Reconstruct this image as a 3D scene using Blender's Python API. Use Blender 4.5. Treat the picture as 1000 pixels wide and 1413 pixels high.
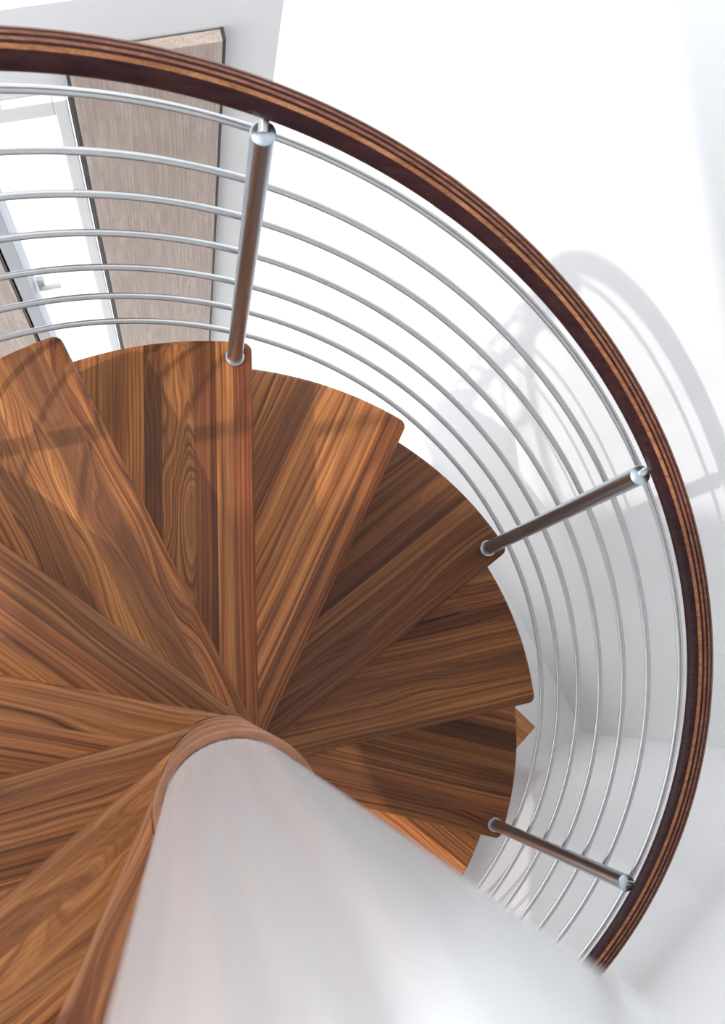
import bpy, bmesh, math, random
from mathutils import Matrix, Vector
PI = math.pi
for o in list(bpy.data.objects): bpy.data.objects.remove(o)
scn = bpy.context.scene
COL = scn.collection

# ------------------------------------------------------------------ measures
# stair measures are in units of the tread radius, S turns them into metres
S = 0.75                      # tread radius in metres
RISE = 0.2633                 # rise between two treads
DTH = 0.4545                  # angle between two treads
PHI0 = 1.5902                 # direction of the front edge of tread 0
FRONT = 0.1036                # front edge offset = hub radius
POLE = 0.0913
RPOST, DPOST, HPOST = 0.9612, -0.0639, 1.3205
RRAIL, HRAIL = 0.9976, 1.3911
RBAR = 1.0006
BARS = [0.115, 0.308, 0.500, 0.698, 0.888, 1.066, 1.272]
DA = {-5: -0.31, -4: -0.41, -3: 0.35, -2: 0.76, -1: -0.36, 0: 0.31, 1: 0.46, 2: 0.12, 3: -0.42, 4: -0.48}
DR = {-1: .0012, 0: .002, 1: .0033, 2: .0102, 3: -.0034, 4: -.0042, 5: -.006}
ZF = -8 * RISE               # floor level
K0, K1 = -6, 7                # treads from the top one down
def W(x, y, z): return Vector((x * S, y * S, (z - ZF) * S))
def phi(k): return PHI0 - k * DTH
def phs(k): return phi(k) + math.radians(DA.get(k, 0.0))

# ------------------------------------------------------------------ camera
FPX, PPX, PPY = 1840.88, 514.0, 818.0
M = ((0.9910426718633126, 0.0, 0.13354558227821112),
     (-0.009734252935190632, 0.9973399229351688, 0.07223795705489691),
     (-0.13319034073768332, -0.07289086444590569, 0.98840642198162))
CAM = (-0.05686692, 0.14973309, 3.22091072)
cd = bpy.data.cameras.new('camera'); cam = bpy.data.objects.new('camera', cd); COL.objects.link(cam)
cam.matrix_world = Matrix.Translation(W(*CAM)) @ Matrix(M).transposed().to_4x4()
cd.sensor_fit = 'VERTICAL'; cd.sensor_height = 36.0; cd.sensor_width = 36.0
cd.lens = FPX / 1413.0 * 36.0
cd.shift_x = -(PPX - 500.0) / 1413.0
cd.shift_y = (PPY - 706.5) / 1413.0
cd.clip_start = 0.005; cd.clip_end = 200
cd.dof.use_dof = True; cd.dof.focus_distance = 2.5; cd.dof.aperture_fstop = 12.0
scn.camera = cam

# ------------------------------------------------------------------ light
wd = bpy.data.worlds.new('daylight'); scn.world = wd; wd.use_nodes = True
bg = wd.node_tree.nodes['Background']
bg.inputs['Color'].default_value = (0.885, 0.945, 1.0, 1); bg.inputs['Strength'].default_value = 1.0
SUN_AZ, SUN_EL = 12.5, 55.0
a, e = math.radians(SUN_AZ), math.radians(SUN_EL)
sd = bpy.data.lights.new('sun', 'SUN'); sun = bpy.data.objects.new('sun', sd); COL.objects.link(sun)
sun.rotation_euler = Vector((math.cos(a) * math.cos(e), math.sin(a) * math.cos(e), -math.sin(e))).to_track_quat('-Z', 'Y').to_euler()
sun.location = (-6, -2, 12)
sd.energy = 1.05; sd.angle = math.radians(0.8); sd.color = (1.0, 0.965, 0.92)
vs = scn.view_settings
vs.view_transform = 'Standard'; vs.look = 'None'; vs.gamma = 1.0; vs.use_curve_mapping = False
vs.exposure = 0.95

# ------------------------------------------------------------------ materials
def mat(name):
    m = bpy.data.materials.new(name); m.use_nodes = True
    nt = m.node_tree; b = nt.nodes['Principled BSDF']
    return m, nt, b
def N(nt, t, **kw):
    n = nt.nodes.new(t)
    for k, v in kw.items(): setattr(n, k, v)
    return n
def ramp(nt, stops, fac):
    r = N(nt, 'ShaderNodeValToRGB'); els = r.color_ramp.elements
    while len(els) < len(stops): els.new(0.5)
    for el, (p, c) in zip(els, stops): el.position = p; el.color = (*c, 1)
    nt.links.new(fac, r.inputs['Fac']); return r.outputs['Color']
def mixc(nt, a, b, fac, mode='MIX'):
    m = N(nt, 'ShaderNodeMix', data_type='RGBA', blend_type=mode)
    for s, v in ((0, fac), (6, a), (7, b)):
        if isinstance(v, (int, float)): m.inputs[s].default_value = v
        elif isinstance(v, tuple): m.inputs[s].default_value = (*v, 1)
        else: nt.links.new(v, m.inputs[s])
    return m.outputs[2]
def wood(name, dark, mid, light, streak, rough=0.34, figure=1.0, bump=0.05, spec=0.28):
    """grain runs along local X; the object's colour tints it and its random value shifts the figure"""
    m, nt, b = mat(name); L = nt.links.new
    tc = N(nt, 'ShaderNodeTexCoord'); oi = N(nt, 'ShaderNodeObjectInfo')
    off = N(nt, 'ShaderNodeVectorMath', operation='SCALE'); off.inputs[0].default_value = (31.0, 47.0, 13.0); L(oi.outputs['Random'], off.inputs['Scale'])
    add = N(nt, 'ShaderNodeVectorMath', operation='ADD'); L(tc.outputs['Object'], add.inputs[0]); L(off.outputs[0], add.inputs[1])
    def scaled(sx, sy, sz):
        mp = N(nt, 'ShaderNodeMapping'); mp.inputs['Scale'].default_value = (sx, sy, sz); L(add.outputs[0], mp.inputs['Vector']); return mp.outputs[0]
    def noise(v, sc, det=4, rgh=0.6, dist=0.0):
        n = N(nt, 'ShaderNodeTexNoise'); n.inputs['Scale'].default_value = sc; n.inputs['Detail'].default_value = det
        n.inputs['Roughness'].default_value = rgh; n.inputs['Distortion'].default_value = dist; L(v, n.inputs['Vector']); return n.outputs['Fac']
    warp = noise(scaled(2.2, 7, 7), 1.0, 2, 0.5)
    wv = N(nt, 'ShaderNodeVectorMath', operation='SCALE'); wv.inputs[0].default_value = (0.0, 0.42 * figure, 0.0)
    ml = N(nt, 'ShaderNodeMath', operation='MULTIPLY_ADD'); L(oi.outputs['Alpha'], ml.inputs[0]); L(warp, ml.inputs[1]); ml.inputs[2].default_value = 0.0
    L(ml.outputs[0], wv.inputs['Scale'])
    ad2 = N(nt, 'ShaderNodeVectorMath', operation='ADD'); L(add.outputs[0], ad2.inputs[0]); L(wv.outputs[0], ad2.inputs[1])
    mp = N(nt, 'ShaderNodeMapping'); mp.inputs['Scale'].default_value = (0.55, 170, 60); L(ad2.outputs[0], mp.inputs['Vector'])
    rings = noise(mp.outputs[0], 1.0, 3, 0.55, 0.15)
    fine = noise(scaled(5, 420, 420), 1.0, 2, 0.6)
    broad = noise(scaled(1.3, 14, 14), 1.0, 3, 0.55, 0.4)
    c = ramp(nt, [(0.30, dark), (0.47, mid), (0.64, light)], rings)
    c = mixc(nt, c, streak, ramp(nt, [(0.50, (0, 0, 0)), (0.66, (.75, .75, .75))], broad))
    c = mixc(nt, c, (0.62, 0.58, 0.56), ramp(nt, [(0.46, (.55, .55, .55)), (0.58, (0, 0, 0))], fine), 'MULTIPLY')
    c = mixc(nt, c, oi.outputs['Color'], 1.0, 'MULTIPLY')
    L(c, b.inputs['Base Color']); b.inputs['Roughness'].default_value = rough
    b.inputs['Specular IOR Level'].default_value = spec
    bp = N(nt, 'ShaderNodeBump'); bp.inputs['Strength'].default_value = bump; bp.inputs['Distance'].default_value = 0.002
    L(fine, bp.inputs['Height']); L(bp.outputs[0], b.inputs['Normal'])
    return m
MAT = {}
MAT['walnut'] = wood('walnut', (0.105, 0.032, 0.010), (0.300, 0.105, 0.030), (0.470, 0.190, 0.060), (0.140, 0.048, 0.018), 0.36)
MAT['rail_light'] = wood('rail_light', (0.150, 0.062, 0.036), (0.215, 0.095, 0.055), (0.280, 0.130, 0.078), (0.160, 0.066, 0.042), 0.45, 0.2, 0.05, 0.16)
MAT['rail_dark'] = wood('rail_dark', (0.024, 0.008, 0.009), (0.040, 0.013, 0.013), (0.060, 0.022, 0.019), (0.030, 0.010, 0.012), 0.45, 0.2, 0.05, 0.14)
MAT['birch'] = wood('birch', (0.50, 0.40, 0.34), (0.56, 0.46, 0.40), (0.61, 0.52, 0.455), (0.52, 0.42, 0.36), 0.5, 0.3, 0.02)
MAT['orange_wood'] = wood('orange_wood', (0.30, 0.11, 0.035), (0.44, 0.185, 0.065), (0.56, 0.27, 0.11), (0.34, 0.13, 0.05), 0.4, 0.8)
def plain(name, col, rough, metal=0.0, var=0.03, sc=8.0, spec=0.5, aniso=None):
    m, nt, b = mat(name); tc = N(nt, 'ShaderNodeTexCoord')
    n = N(nt, 'ShaderNodeTexNoise'); n.inputs['Scale'].default_value = sc; n.inputs['Detail'].default_value = 3
    if aniso:
        mp = N(nt, 'ShaderNodeMapping'); mp.inputs['Scale'].default_value = aniso
        nt.links.new(tc.outputs['Object'], mp.inputs['Vector']); nt.links.new(mp.outputs[0], n.inputs['Vector'])
    else: nt.links.new(tc.outputs['Object'], n.inputs['Vector'])
    lo = tuple(c * (1 - var) for c in col); hi = tuple(min(1, c * (1 + var)) for c in col)
    nt.links.new(ramp(nt, [(0.35, lo), (0.65, hi)], n.outputs['Fac']), b.inputs['Base Color'])
    b.inputs['Roughness'].default_value = rough; b.inputs['Metallic'].default_value = metal
    b.inputs['Specular IOR Level'].default_value = spec
    return m
MAT['white_wall'] = plain('white_wall', (0.86, 0.86, 0.865), 0.7, 0, 0.008, 2.0, 0.3)
MAT['white_floor'] = plain('white_floor', (0.94, 0.94, 0.94), 0.30, 0, 0.008, 2.0, 0.4)
MAT['white_paint'] = plain('white_paint', (0.84, 0.84, 0.85), 0.4, 0, 0.01)
MAT['grey_paint'] = plain('grey_paint', (0.42, 0.44, 0.48), 0.45, 0, 0.02)
MAT['gap_dark'] = plain('gap_dark', (0.05, 0.05, 0.055), 0.6)
MAT['steel'] = plain('steel', (0.45, 0.50, 0.56), 0.30, 1.0, 0.05, 6.0, 0.5, (40, 40, 1.5))
MAT['satin_bar'] = plain('satin_bar', (0.53, 0.53, 0.53), 0.28, 1.0, 0.03, 30.0)
MAT['pole_steel'] = plain('pole_steel', (0.73, 0.73, 0.74), 0.20, 0.38, 0.03, 5.0, 0.5, (30, 30, 0.6))
MAT['hub_wood'] = plain('hub_wood', (0.27, 0.105, 0.048), 0.3, 0, 0.18, 30.0, 0.5, (1, 1, 3))
def glass():
    m, nt, b = mat('window_glass'); nt.nodes.remove(b)
    out = [n for n in nt.nodes if n.type == 'OUTPUT_MATERIAL'][0]
    t = N(nt, 'ShaderNodeBsdfTransparent'); t.inputs['Color'].default_value = (0.97, 0.98, 0.985, 1)
    g = N(nt, 'ShaderNodeBsdfGlossy'); g.inputs['Roughness'].default_value = 0.02
    mx = N(nt, 'ShaderNodeMixShader'); mx.inputs[0].default_value = 0.06
    nt.links.new(t.outputs[0], mx.inputs[1]); nt.links.new(g.outputs[0], mx.inputs[2]); nt.links.new(mx.outputs[0], out.inputs['Surface'])
    return m
MAT['glass'] = glass()

# ------------------------------------------------------------------ helpers
def mesh(name, verts, faces, m, smooth=False):
    me = bpy.data.meshes.new(name); me.from_pydata([tuple(v) for v in verts], [], faces)
    bm = bmesh.new(); bm.from_mesh(me); bmesh.ops.recalc_face_normals(bm, faces=bm.faces); bm.to_mesh(me); bm.free()
    if smooth:
        for p in me.polygons: p.use_smooth = True
    me.materials.append(MAT[m]); return me
def obj(name, me, parent=None, loc=None, rotz=None, color=None, fig=0.15):
    o = bpy.data.objects.new(name, me); COL.objects.link(o)
    if parent: o.parent = parent
    if loc is not None: o.location = loc
    if rotz is not None: o.rotation_euler = (0, 0, rotz)
    if color: o.color = (*color, fig)
    return o
def thing(name, label, cat, loc=(0, 0, 0), rotz=0, group=None):
    o = bpy.data.objects.new(name, None); COL.objects.link(o); o.empty_display_size = 0.1
    o.location = loc; o.rotation_euler = (0, 0, rotz); tag(o, label, cat, group); return o
def tag(o, label, cat, group=None):
    o['label'] = label; o['category'] = cat
    if group: o['group'] = group
    return o
def box_vf(x0, x1, y0, y1, z0, z1, base=0):
    v = [(x, y, z) for x in (x0, x1) for y in (y0, y1) for z in (z0, z1)]
    f = [(0, 1, 3, 2), (4, 6, 7, 5), (0, 4, 5, 1), (2, 3, 7, 6), (0, 2, 6, 4), (1, 5, 7, 3)]
    return v, [tuple(i + base for i in q) for q in f]
def boxes(name, bl, m, bevel=0.0):
    V, F = [], []
    for b in bl:
        v, f = box_vf(*b, base=len(V)); V += v; F += f
    me = mesh(name, V, F, m)
    if bevel:
        bm = bmesh.new(); bm.from_mesh(me)
        bmesh.ops.bevel(bm, geom=bm.edges[:], offset=bevel, segments=2, affect='EDGES', profile=0.5)
        bm.to_mesh(me); bm.free()
    return me
def lathe(name, prof, m, seg=32, smooth=True):
    """closed profile [(r, z)] turned about Z"""
    V, F = [], []; n = len(prof)
    for i in range(seg):
        t = 2 * PI * i / seg
        V += [(r * math.cos(t), r * math.sin(t), z) for r, z in prof]
    for i in range(seg):
        j = (i + 1) % seg
        for q in range(n - 1): F.append((i * n + q, j * n + q, j * n + q + 1, i * n + q + 1))
    me = mesh(name, V, F, m); bm = bmesh.new(); bm.from_mesh(me)
    bmesh.ops.remove_doubles(bm, verts=bm.verts, dist=1e-6); bmesh.ops.recalc_face_normals(bm, faces=bm.faces); bm.to_mesh(me); bm.free()
    if smooth:
        for p in me.polygons: p.use_smooth = True
        try: me.set_sharp_from_angle(angle=math.radians(40))
        except Exception: pass
    return me
def sweep(name, pts, frames, section, m, smooth=True):
    """section [(a, b)] swept along pts; frames give the two axes of the section"""
    V, F = [], []; n = len(section)
    for p, (A, B) in zip(pts, frames): V += [p + A * u + B * v for u, v in section]
    for i in range(len(pts) - 1):
        for q in range(n):
            r = (q + 1) % n; F.append((i * n + q, i * n + r, (i + 1) * n + r, (i + 1) * n + q))
    F.append(tuple(range(n - 1, -1, -1))); F.append(tuple((len(pts) - 1) * n + q for q in range(n)))
    me = mesh(name, V, F, m)
    if smooth:
        for p in me.polygons: p.use_smooth = len(p.vertices) == 4
        try: me.set_sharp_from_angle(angle=math.radians(35))
        except Exception: pass
    return me
def tube_between(name, p, q, r, m, seg=14):
    d = (q - p); A = d.orthogonal().normalized(); B = d.normalized().cross(A)
    sec = [(r * math.cos(2 * PI * i / seg), r * math.sin(2 * PI * i / seg)) for i in range(seg)]
    return sweep(name, [p, q], [(A, B)] * 2, sec, m)
def helix(rad, z0, k0, k1, n):
    pts, fr = [], []
    for i in range(n + 1):
        k = k0 + (k1 - k0) * i / n; t = phi(k)
        pts.append(W(rad * math.cos(t), rad * math.sin(t), z0 - k * RISE))
        out = Vector((math.cos(t), math.sin(t), 0))
        tan = Vector((rad * math.sin(t) * DTH, -rad * math.cos(t) * DTH, -RISE)).normalized()
        fr.append((out, tan.cross(out).normalized()))
    for i, (A, B) in enumerate(fr):
        if B.z < 0: fr[i] = (A, -B)
    return pts, fr

# ------------------------------------------------------------------ the setting
def struct(name, me, loc=(0, 0, 0), rotz=0):
    o = obj(name, me, None, loc, rotz); o['kind'] = 'structure'; return o
def ray_floor(px, py, z):
    """point of the level z that the picture point shows"""
    d = Matrix(M).transposed() @ Vector(((px - PPX) / FPX, -(py - PPY) / FPX, -1.0))
    t = (z - CAM[2]) / d.z; return (CAM[0] + d.x * t, CAM[1] + d.y * t)
cA = ray_floor(806, 1012, ZF)                       # foot of the right wall
WR = math.radians(119.67)                           # the right wall runs this way from the corner
TOP = 4.6
boxes_floor = boxes('floor', [(-9, 9, -6, 9, -0.12, 0.0)], 'white_floor')
fl = struct('floor', boxes_floor); fl['label'] = 'bright white floor at the foot of the stairwell'
HW = (TOP - ZF) * S
o = struct('ceiling_light_mask', boxes('ceiling_light_mask', [(-4.0, 4.0, -5.0, -1.7, HW, HW + 0.2), (-1.6, 4.0, -1.7, -0.85, HW, HW + 0.2), (-2.4, 4.0, -0.85, -0.1, HW, HW + 0.2), (-1.25, 4.0, -0.1, 3.2, HW, HW + 0.2)], 'white_wall'), (0, 0, 0))  # unseen slab added to cut top light; stepped edge shaped for the sun
cR = ray_floor(484, 484, ZF)
LR = math.hypot(cR[0] - cA[0], cR[1] - cA[1]) * S
# right wall: local x along the wall, local y away from the stair is negative
o = struct('wall_right', boxes('wall_right', [(-3.2, LR, -0.15, 0.0, 0.0, HW)], 'white_wall'), W(cA[0], cA[1], ZF), WR)
o['label'] = 'white wall with sunlight and soft railing shadows'
# front wall: leaves the corner straight, then curves round the stair
cE = ray_floor(716, 1056, ZF)
def bez(t): return ((1-t)**2*cE[0] + 2*t*(1-t)*1.20 + t*t*1.13*math.cos(math.radians(-30)), (1-t)**2*cE[1] + 2*t*(1-t)*-.18 + t*t*1.13*math.sin(math.radians(-30)))
inn = [(cA[0] + .06, cA[1] + .028)] + [bez(i / 10) for i in range(11)] + [(1.13 * math.cos(math.radians(q)), 1.13 * math.sin(math.radians(q))) for q in range(-34, -121, -4)]
outr = [(cA[0] + .10, cA[1] - .16)] + [(x + .16 * x / math.hypot(x, y) , y + .16 * y / math.hypot(x, y) - (.10 if i < 8 else 0)) for i, (x, y) in enumerate(inn[1:])]
V, F = [], []
for (a_, b_) in zip(inn, outr):
    V += [(a_[0] * S, a_[1] * S, 0), (a_[0] * S, a_[1] * S, HW), (b_[0] * S, b_[1] * S, HW), (b_[0] * S, b_[1] * S, 0)]
for i in range(len(inn) - 1):
    for q in range(4): F.append((i * 4 + q, i * 4 + (q + 1) % 4, i * 4 + 4 + (q + 1) % 4, i * 4 + 4 + q))
F += [(0, 1, 2, 3), tuple(len(V) - 4 + q for q in range(4))]
me = mesh('wall_front', V, F, 'white_wall', True); me.set_sharp_from_angle(angle=math.radians(30))
o = struct('wall_front', me); o['label'] = 'white wall leaving the corner and curving round the foot of the stair'
# back wall with a tall narrow window
WB = math.radians(192.5)                                  # direction to the left along the wall
nB = Vector((math.cos(WB - PI / 2), math.sin(WB - PI / 2)))            # away from the stair
dB = Vector((math.cos(WB), math.sin(WB)))
DIST = 1.36
def on_back(px, py):
    """coordinate along the back wall (metres) of the upright line through a picture point"""
    x, y = ray_floor(px, py, ZF); d = Vector((x - CAM[0], y - CAM[1])); c = Vector(CAM[:2])
    t = (DIST - c.dot(nB)) / d.dot(nB); return (c + d * t).dot(dB) * S
org = nB * DIST
OB = W(org.x, org.y, ZF)
xe, x2, x1, x0 = on_back(336, 420), on_back(289, 420), on_back(153, 380), on_back(30, 408)
WZ0, WZ1 = 0.08, 2.05
BW = 3.2
HB = 2.3
o = struct('wall_back', boxes('wall_back', [(xe, x1 + 0.012, -0.09, 0.0, 0, HB), (x0, BW, -0.09, 0.0, 0, HB),
      (x1 + 0.012, x0, -0.09, 0.0, 0, WZ0), (x1 + 0.012, x0, -0.09, 0.0, WZ1, HB)], 'white_wall'), OB, WB)
o.matrix_world = Matrix.Translation(OB) @ Matrix.Rotation(WB, 4, 'Z')
o['label'] = 'white wall with a tall window behind the stair'
win = thing('window_1', '', '')
del win['label'], win['category']
win['kind'] = 'structure'; win['label'] = 'tall narrow window glaring white beside the pale wood panel'
win.location = OB; win.rotation_euler = (0, 0, WB)
xa, xb = x1 + 0.014, x0 - 0.002
fw = 0.026
obj('window_frame', boxes('window_frame', [(xa, xa + fw * .8, -0.08, 0.014, WZ0 + .002, WZ1 - .002), (xa + fw * .8, xb - fw, -0.08, 0.014, WZ0 + .002, WZ0 + .05), (xa + fw * .8, xb - fw, -0.08, 0.014, WZ1 - .05, WZ1 - .002)], 'white_paint', 0.002), win)
obj('window_jamb', boxes('window_jamb', [(xb - fw, xb, -0.08, 0.02, WZ0 + .002, WZ1 - .002)], 'grey_paint', 0.002), win)
obj('pane', boxes('pane', [(xa + fw * .8, xb - fw, -0.055, -0.049, WZ0 + .05, WZ1 - .05)], 'glass'), win)
hz = 1.05
lt = obj('latch', boxes('latch', [(xb - fw - .022, xb - fw - .006, -0.049, -0.036, hz - .035, hz + .035), (xb - fw - .055, xb - fw - .010, -0.036, -0.026, hz - .006, hz + .006)], 'white_paint', 0.002), win)
for nm, lab, (pa, pb) in (('wood_panel', 'pale beige wood panel right of the glaring narrow window', (x2, x1 + .006)),
                          ('wood_panel', 'pale wood panel left of the grey window jamb', (x0 + .004, x0 + .55))):
    t = thing(nm, lab, 'wall panel', OB, WB)
    p_ = obj('board', boxes('board', [(0.0, 2.16, -0.009, 0.009, 0.0, pb - pa - .006)], 'birch', 0.001), t)
    # grain upright: local X of the board is world Z
    p_.matrix_parent_inverse = Matrix.Identity(4)
    p_.rotation_euler = (0, -PI / 2, 0); p_.location = (pb - .003, 0.012, 0.012)
    obj('gap_line', boxes('gap_line', [(pa - .002, pa + .003, 0.001, 0.019, 0.012, 2.172)], 'gap_dark'), t)  # dark strip paints the shaded gap along the board
    if pa == x2: obj('gap_line', boxes('gap_line', [(pb - .003, pb + .002, 0.001, 0.019, 0.012, 2.172)], 'gap_dark'), t)

# ------------------------------------------------------------------ pole
pole = thing('stair_pole', 'thick pale steel centre pole blurred in the foreground', 'stair pole', W(0, 0, ZF))
PT = (3.12 - ZF) * S; r = POLE * S
obj('tube', lathe('tube', [(0, 0.012), (r, 0.012), (r, PT), (0, PT)], 'pole_steel', 96), pole)
obj('base_plate', lathe('base_plate', [(r + .001, 0.0), (r + .09, 0.0), (r + .09, .010), (r + .088, .012), (r + .001, .012)], 'pole_steel', 48), pole)
obj('cap', lathe('cap', [(0, PT), (r + .002, PT), (r + .002, PT + .008), (r - .01, PT + .012), (0, PT + .012)], 'pole_steel', 64), pole)

# ------------------------------------------------------------------ treads
TH = 0.040 / S                                        # tread thickness
def hub_u(w, rh): return math.sqrt(max(rh * rh - w * w, 0.0)) if abs(w) < rh else None
def make_plank(s0, s1, R, first, last):
    """one stave of a tread; local x along the front edge, y across (left), top at z = 0"""
    beta = DTH + math.radians(1.5); ob = 0.045; rh = FRONT; g = 0.00003 / S
    re, rc = 0.0095 / S, 0.020
    if not first: s0 += g
    if not last: s1 -= g
    cols = []
    if first: ss = [s0, s0 + re * .12, s0 + re * .45, s0 + re, s0 + rc * .7, s0 + rc] + [s0 + rc + (s1 - s0 - rc) * f for f in (.5, 1)]
    else: ss = [s0 + (s1 - s0) * f for f in (0, .33, .67, 1)]
    for s in ss:
        w = s - FRONT
        drop = 0.0
        if first and s - s0 < re: x = 1 - (s - s0) / re; drop = re * (1 - math.sqrt(max(0, 1 - x * x)))
        to = math.sqrt(R * R - w * w)
        if first and s < rc: to -= rc - math.sqrt(max(0, rc * rc - (rc - s) ** 2))
        ti = hub_u(w, rh + .0006)
        ti = 0.0 if ti is None else ti
        ub = -ob * math.sin(beta) + (w - ob * math.cos(beta)) / math.tan(beta)
        if w > 0: ti = max(ti, ub)
        ti = min(ti, to - .012)
        rr = min(re, (to - ti) * .4)
        rows = [(ti, 0), (to - rr, 0), (to - rr * .55, .1), (to - rr * .15, .45), (to, 1.0)]
        cols.append([(t * S, w * S, -max(drop, rr * f) * S) for t, f in rows] + [(to * S, w * S, (-TH + .003) * S), ((to - .003) * S, w * S, -TH * S), (ti * S, w * S, -TH * S)])
    n = len(cols[0]); V = [v for c in cols for v in c]; F = []
    for i in range(len(cols) - 1):
        for q in range(n):
            r_ = (q + 1) % n; F.append((i * n + q, i * n + r_, (i + 1) * n + r_, (i + 1) * n + q))
    F.append(tuple(range(n))); F.append(tuple((len(cols) - 1) * n + q for q in range(n)))
    me = mesh('plank', V, F, 'walnut', True)
    try: me.set_sharp_from_angle(angle=math.radians(32))
    except Exception: pass
    return me
def hub_ring():
    re = .0028; h = TH * S; ri, ro = POLE * S + .0012, FRONT * S
    return lathe('hub_ring', [(ri, -h), (ro - .002, -h), (ro, -h + .002), (ro, -re), (ro - re * .15, -re * .45), (ro - re * .45, -re * .15), (ro - re, 0), (ri, -.0006), (ri, -h)], 'hub_wood', 72)
ring_me = hub_ring()
LAB = {-6: 'walnut stair tread at the lower left, hugging the foreground pole',
       -5: 'walnut stair tread running to the left edge, second from the bottom left',
       -4: 'walnut stair tread with pale rounded nosing, third from the bottom left',
       -3: 'dark streaked walnut stair tread pointing left, fourth from the bottom left',
       -2: 'walnut stair tread on the left with orange parallel grain and diagonal front edge',
       -1: 'walnut stair tread with rounded corner at the upper left of the fan',
       0: 'walnut stair tread pointing straight up, carrying the upper steel post',
       1: 'sunlit walnut stair tread right of the upright post, with square right corner',
       2: 'dark walnut stair tread carrying the right hand steel post at its tip',
       3: 'walnut stair tread pointing right, just under the one with the right hand post',
       4: 'dark walnut stair tread at the lower right carrying the lowest steel post',
       5: 'bright orange lowest visible walnut tread peeking past the pole',
       6: 'walnut stair tread next below the bright orange one, behind the pole', 7: 'bottom walnut stair tread nearest the white floor, behind the pole'}
TONE = {1: 1.08, 0: 1.0, -1: .98, 2: .55, 3: .72, 4: .66, 5: 1.3, -3: .8, -5: .95}  # own tread tone, mixed with painted shade (right treads) and sun (lowest visible)
SPEC = {0: [(.046, (.72, .55, .52)), (.044, (1.12, 1.12, 1.1)), (.052, (.55, .46, .45)), (.078, (.90, .92, .9)), (.042, (.50, .48, .48)), (.075, (1.22, 1.2, 1.15)), (.07, (1.05, 1.08, 1.05))],
        -1: [(.05, (.92, .85, .84)), (.085, (1.08, 1.1, 1.15)), (.055, (1.25, 1.3, 1.3)), (.075, (.72, .72, .75)), (.06, (.98, .92, .92))],
        1: [(.055, (.72, .62, .6)), (.060, (1.15, 1.12, 1.1)), (.075, (1.2, 1.2, 1.15)), (.07, (1.1, 1.1, 1.05))],
        2: [(.065, (.70, .58, .58)), (.075, (.85, .8, .8)), (.05, (1.0, 1.0, 1.0)), (.055, (.55, .45, .45))],
        3: [(.09, (1.1, 1.12, 1.1)), (.08, (1.0, 1.0, 1.0)), (.1, (.85, .82, .8)), (.05, (.5, .4, .4))]}
FIG = {(-1, 0): .7, (-1, 1): .9, (-1, 2): .5, (-1, 3): .8, (0, 0): .04, (0, 1): .06, (0, 2): .06, (0, 3): .9, (0, 4): .5, (0, 5): .12, (1, 0): .04, (1, 1): .05, (1, 2): .06, (1, 3): .1, (-2, 0): .1, (-2, 1): .05, (-5, 0): .6, (-5, 1): .7, (-6, 0): .6, (-6, 1): .9, (2, 0): .1, (3, 0): .12, (3, 1): .2, (4, 0): .25}
rnd = random.Random(7)
for k in range(K0, K1 + 1):
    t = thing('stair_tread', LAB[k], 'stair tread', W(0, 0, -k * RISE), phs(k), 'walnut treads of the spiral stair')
    R = 1 + DR.get(k, 0); s = 0.0; i = 0
    smax = 0.0
    beta = DTH + math.radians(1.5); ob = 0.045
    # widest point: where the back edge meets the outer arc
    smax = FRONT + R * math.sin(beta + math.asin(ob / R)) - .014
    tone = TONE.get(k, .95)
    while s < smax - 1e-6:
        sp = SPEC.get(k, [])
        if i < len(sp): wd_, col = sp[i]
        else:
            wd_ = rnd.uniform(.045, .085); v = rnd.choice((.62, .8, .95, 1.0, 1.1, 1.2)) * rnd.uniform(.95, 1.05)
            col = (v * 1.0, v * rnd.uniform(.92, 1.0), v * rnd.uniform(.9, 1.0))
        e_ = s + wd_
        if smax - e_ < .035: e_ = smax
        me = make_plank(s, e_, R, i == 0, e_ >= smax)
        fig = FIG.get((k, i), rnd.choice((.03, .05, .08, .15, .3)))
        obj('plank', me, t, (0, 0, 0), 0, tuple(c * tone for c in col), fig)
        s = e_; i += 1
    obj('hub_ring', ring_me, t, (0, 0, 0), 0.3 * k, (tone,) * 3, 0.0)

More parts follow.
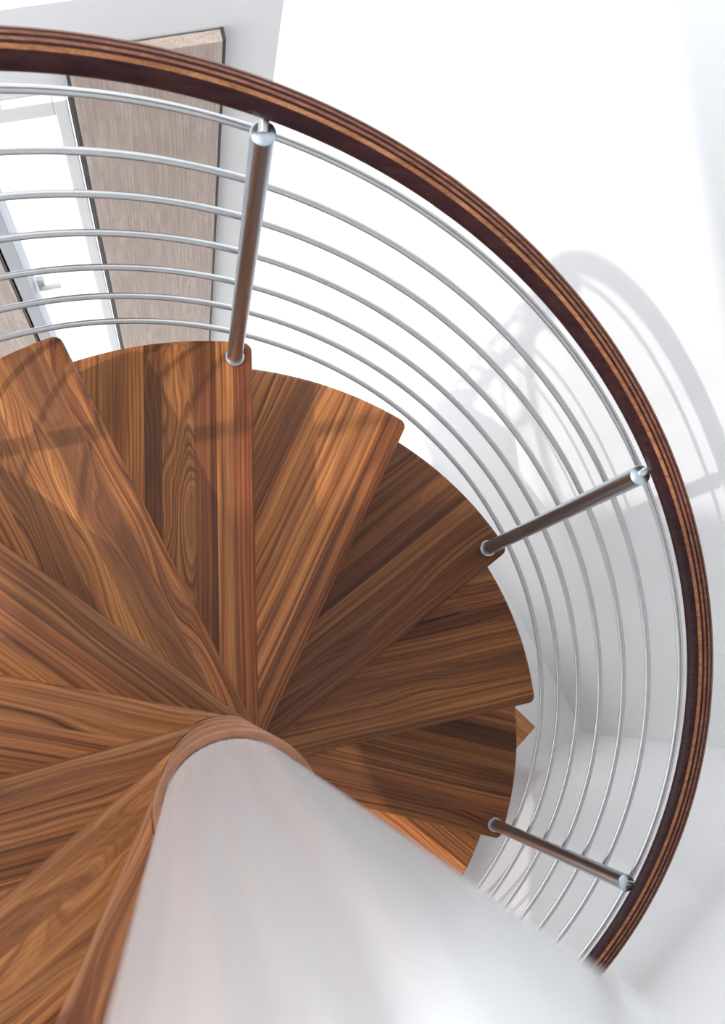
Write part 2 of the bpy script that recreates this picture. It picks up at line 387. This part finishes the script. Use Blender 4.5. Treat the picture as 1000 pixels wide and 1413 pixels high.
# ------------------------------------------------------------------ railing
PR = 0.0140
post_me = lathe('tube', [(0, 0.0), (PR, 0.0), (PR, HPOST * S), (0, HPOST * S)], 'steel', 28)
coll_me = lathe('base_collar', [(PR + .0003, 0), (PR + .0042, 0), (PR + .0042, .004), (PR + .003, .0055), (PR + .0003, .0055)], 'satin_bar', 32)
cap_me = lathe('cap', [(0, HPOST * S), (PR + .0006, HPOST * S), (PR + .0006, HPOST * S + .003), (PR - .002, HPOST * S + .005), (0, HPOST * S + .005)], 'steel', 28)
PLAB = {-4: 'highest steel railing post, on the left treads past the picture edge', -2: 'steel railing post just left of the picture edge, next above the upright one',
        0: 'steel railing post rising from the upper tread, nearly upright in view',
        2: 'steel railing post on the right, above the dark tread tip',
        4: 'lowest steel railing post at the bottom right', 6: 'steel railing post behind the centre pole, next below the bottom right one'}
for k in (-4, -2, 0, 2, 4, 6):
    t_ = phs(k) + DPOST
    p = W(RPOST * math.cos(t_), RPOST * math.sin(t_), -k * RISE)
    t = thing('railing_post', PLAB[k], 'railing post', p, t_, 'steel posts of the spiral railing')
    obj('tube', post_me, t); obj('base_collar', coll_me, t); obj('cap', cap_me, t)
    dk = (phi(k) - t_) / DTH                         # how far along the helix the post stands
    zr = (HRAIL - dk * RISE) * S
    obj('rail_pin', tube_between('rail_pin', Vector((0, 0, HPOST * S + .004)), Vector(((RRAIL - RPOST) * S, 0, zr - .0185)), .0065, 'satin_bar'), t)
    for b in BARS:
        zb = (b - dk * RISE) * S; xb_ = (RBAR - RPOST) * S
        obj('bar_bracket', tube_between('bar_bracket', Vector((PR * .9, 0, zb)), Vector((xb_ - .0047, 0, zb)), .0060, 'satin_bar', 10), t)
BLAB = ['lowest thin steel railing bar next to the treads', 'second thin steel railing bar up from the treads', 'third thin steel railing bar up from the treads',
        'middle thin steel railing bar, fourth from the treads', 'fifth thin steel railing bar from the treads', 'second thin steel railing bar below the wooden handrail',
        'highest thin steel railing bar, just inside the wooden handrail']
br = 0.0050
sec = [(br * math.cos(2 * PI * i / 12), br * math.sin(2 * PI * i / 12)) for i in range(12)]
for b, lab in zip(BARS, BLAB):
    pts, fr = helix(RBAR, b, -7.2, 7.4, 230)
    tag(obj('railing_bar', sweep('railing_bar', pts, fr, sec, 'satin_bar')), lab, 'railing bar', 'thin bars of the spiral railing')
rail = thing('handrail', 'curved striped dark wood handrail sweeping round the stair', 'handrail', W(0, 0, ZF))
pts, fr = helix(RRAIL, HRAIL, -7.3, 7.5, 280)
base = W(0, 0, ZF)
HWID, HHGT = 0.0185, 0.0200
def zsec(x):
    u = min(1.0, abs(x) / HWID); return HHGT * (1 - u ** 2.6) ** (1 / 2.6)
cuts = [-1, -.56, -.30, -.12, .08, .25, .44, .60, .80, 1.0]
kinds = ['rail_dark', 'rail_light', 'rail_dark', 'rail_light', 'rail_dark', 'rail_light', 'rail_dark', 'rail_light', 'rail_light']
tint = [(.9, .8, .95), (1.6, 1.5, 1.15), (.9, .8, .8), (1.15, 1.05, 1.05), (.9, .8, .8), (1.1, 1.0, 1.0), (1.0, .9, .9), (1.05, .98, .85), (.85, .85, .72)]
for i in range(len(cuts) - 1):
    x0_, x1_ = cuts[i] * HWID + .00012, cuts[i + 1] * HWID - .00012
    n = 6 if i in (0, len(cuts) - 2) else 3
    xs = [x0_ + (x1_ - x0_) * j / n for j in range(n + 1)]
    if i == 0: xs = [-HWID * v for v in (.9999, .985, .94, .86, .72)] + [x1_]
    if i == len(cuts) - 2: xs = [x0_] + [HWID * v for v in (.86, .94, .985, .9999)]
    dd = .0005 if kinds[i] == 'rail_dark' else 0.0
    sc_ = [(x, zsec(x) - dd) for x in xs] + [(x, -zsec(x) + dd) for x in reversed(xs)]
    obj('lamination', sweep('lamination', [q - base for q in pts], fr, sc_, kinds[i]), rail, None, None, tint[i])

# ------------------------------------------------------------------ stool under the stair
HS = 0.36
zt = ZF + HS / S
cx, cy = ray_floor(739, 1003, zt)
tb = thing('wooden_stool', 'corner of a low orange wooden stool showing below the treads', 'stool', W(cx, cy, ZF), math.radians(137))
L_ = 0.30
for j in range(4):
    obj('plank', boxes('plank', [(0, L_, L_ * j / 4 + .0004, L_ * (j + 1) / 4 - .0004, HS - .028, HS)], 'orange_wood', 0.0015), tb, None, None, (1.0 - .06 * (j % 3),) * 3)
for lx in (.035, L_ - .035):
    for ly in (.035, L_ - .035):
        obj('leg', boxes('leg', [(0, HS - .028, -.018, .018, -.018, .018)], 'orange_wood', 0.002), tb, (lx, ly, 0), None, (.9, .9, .9)).rotation_euler = (0, -PI / 2, 0)
for ly in (.035, L_ - .035):
    obj('stretcher', boxes('stretcher', [(.053, L_ - .053, ly - .01, ly + .01, .10, .13)], 'orange_wood', 0.002), tb, None, None, (.9, .9, .9))
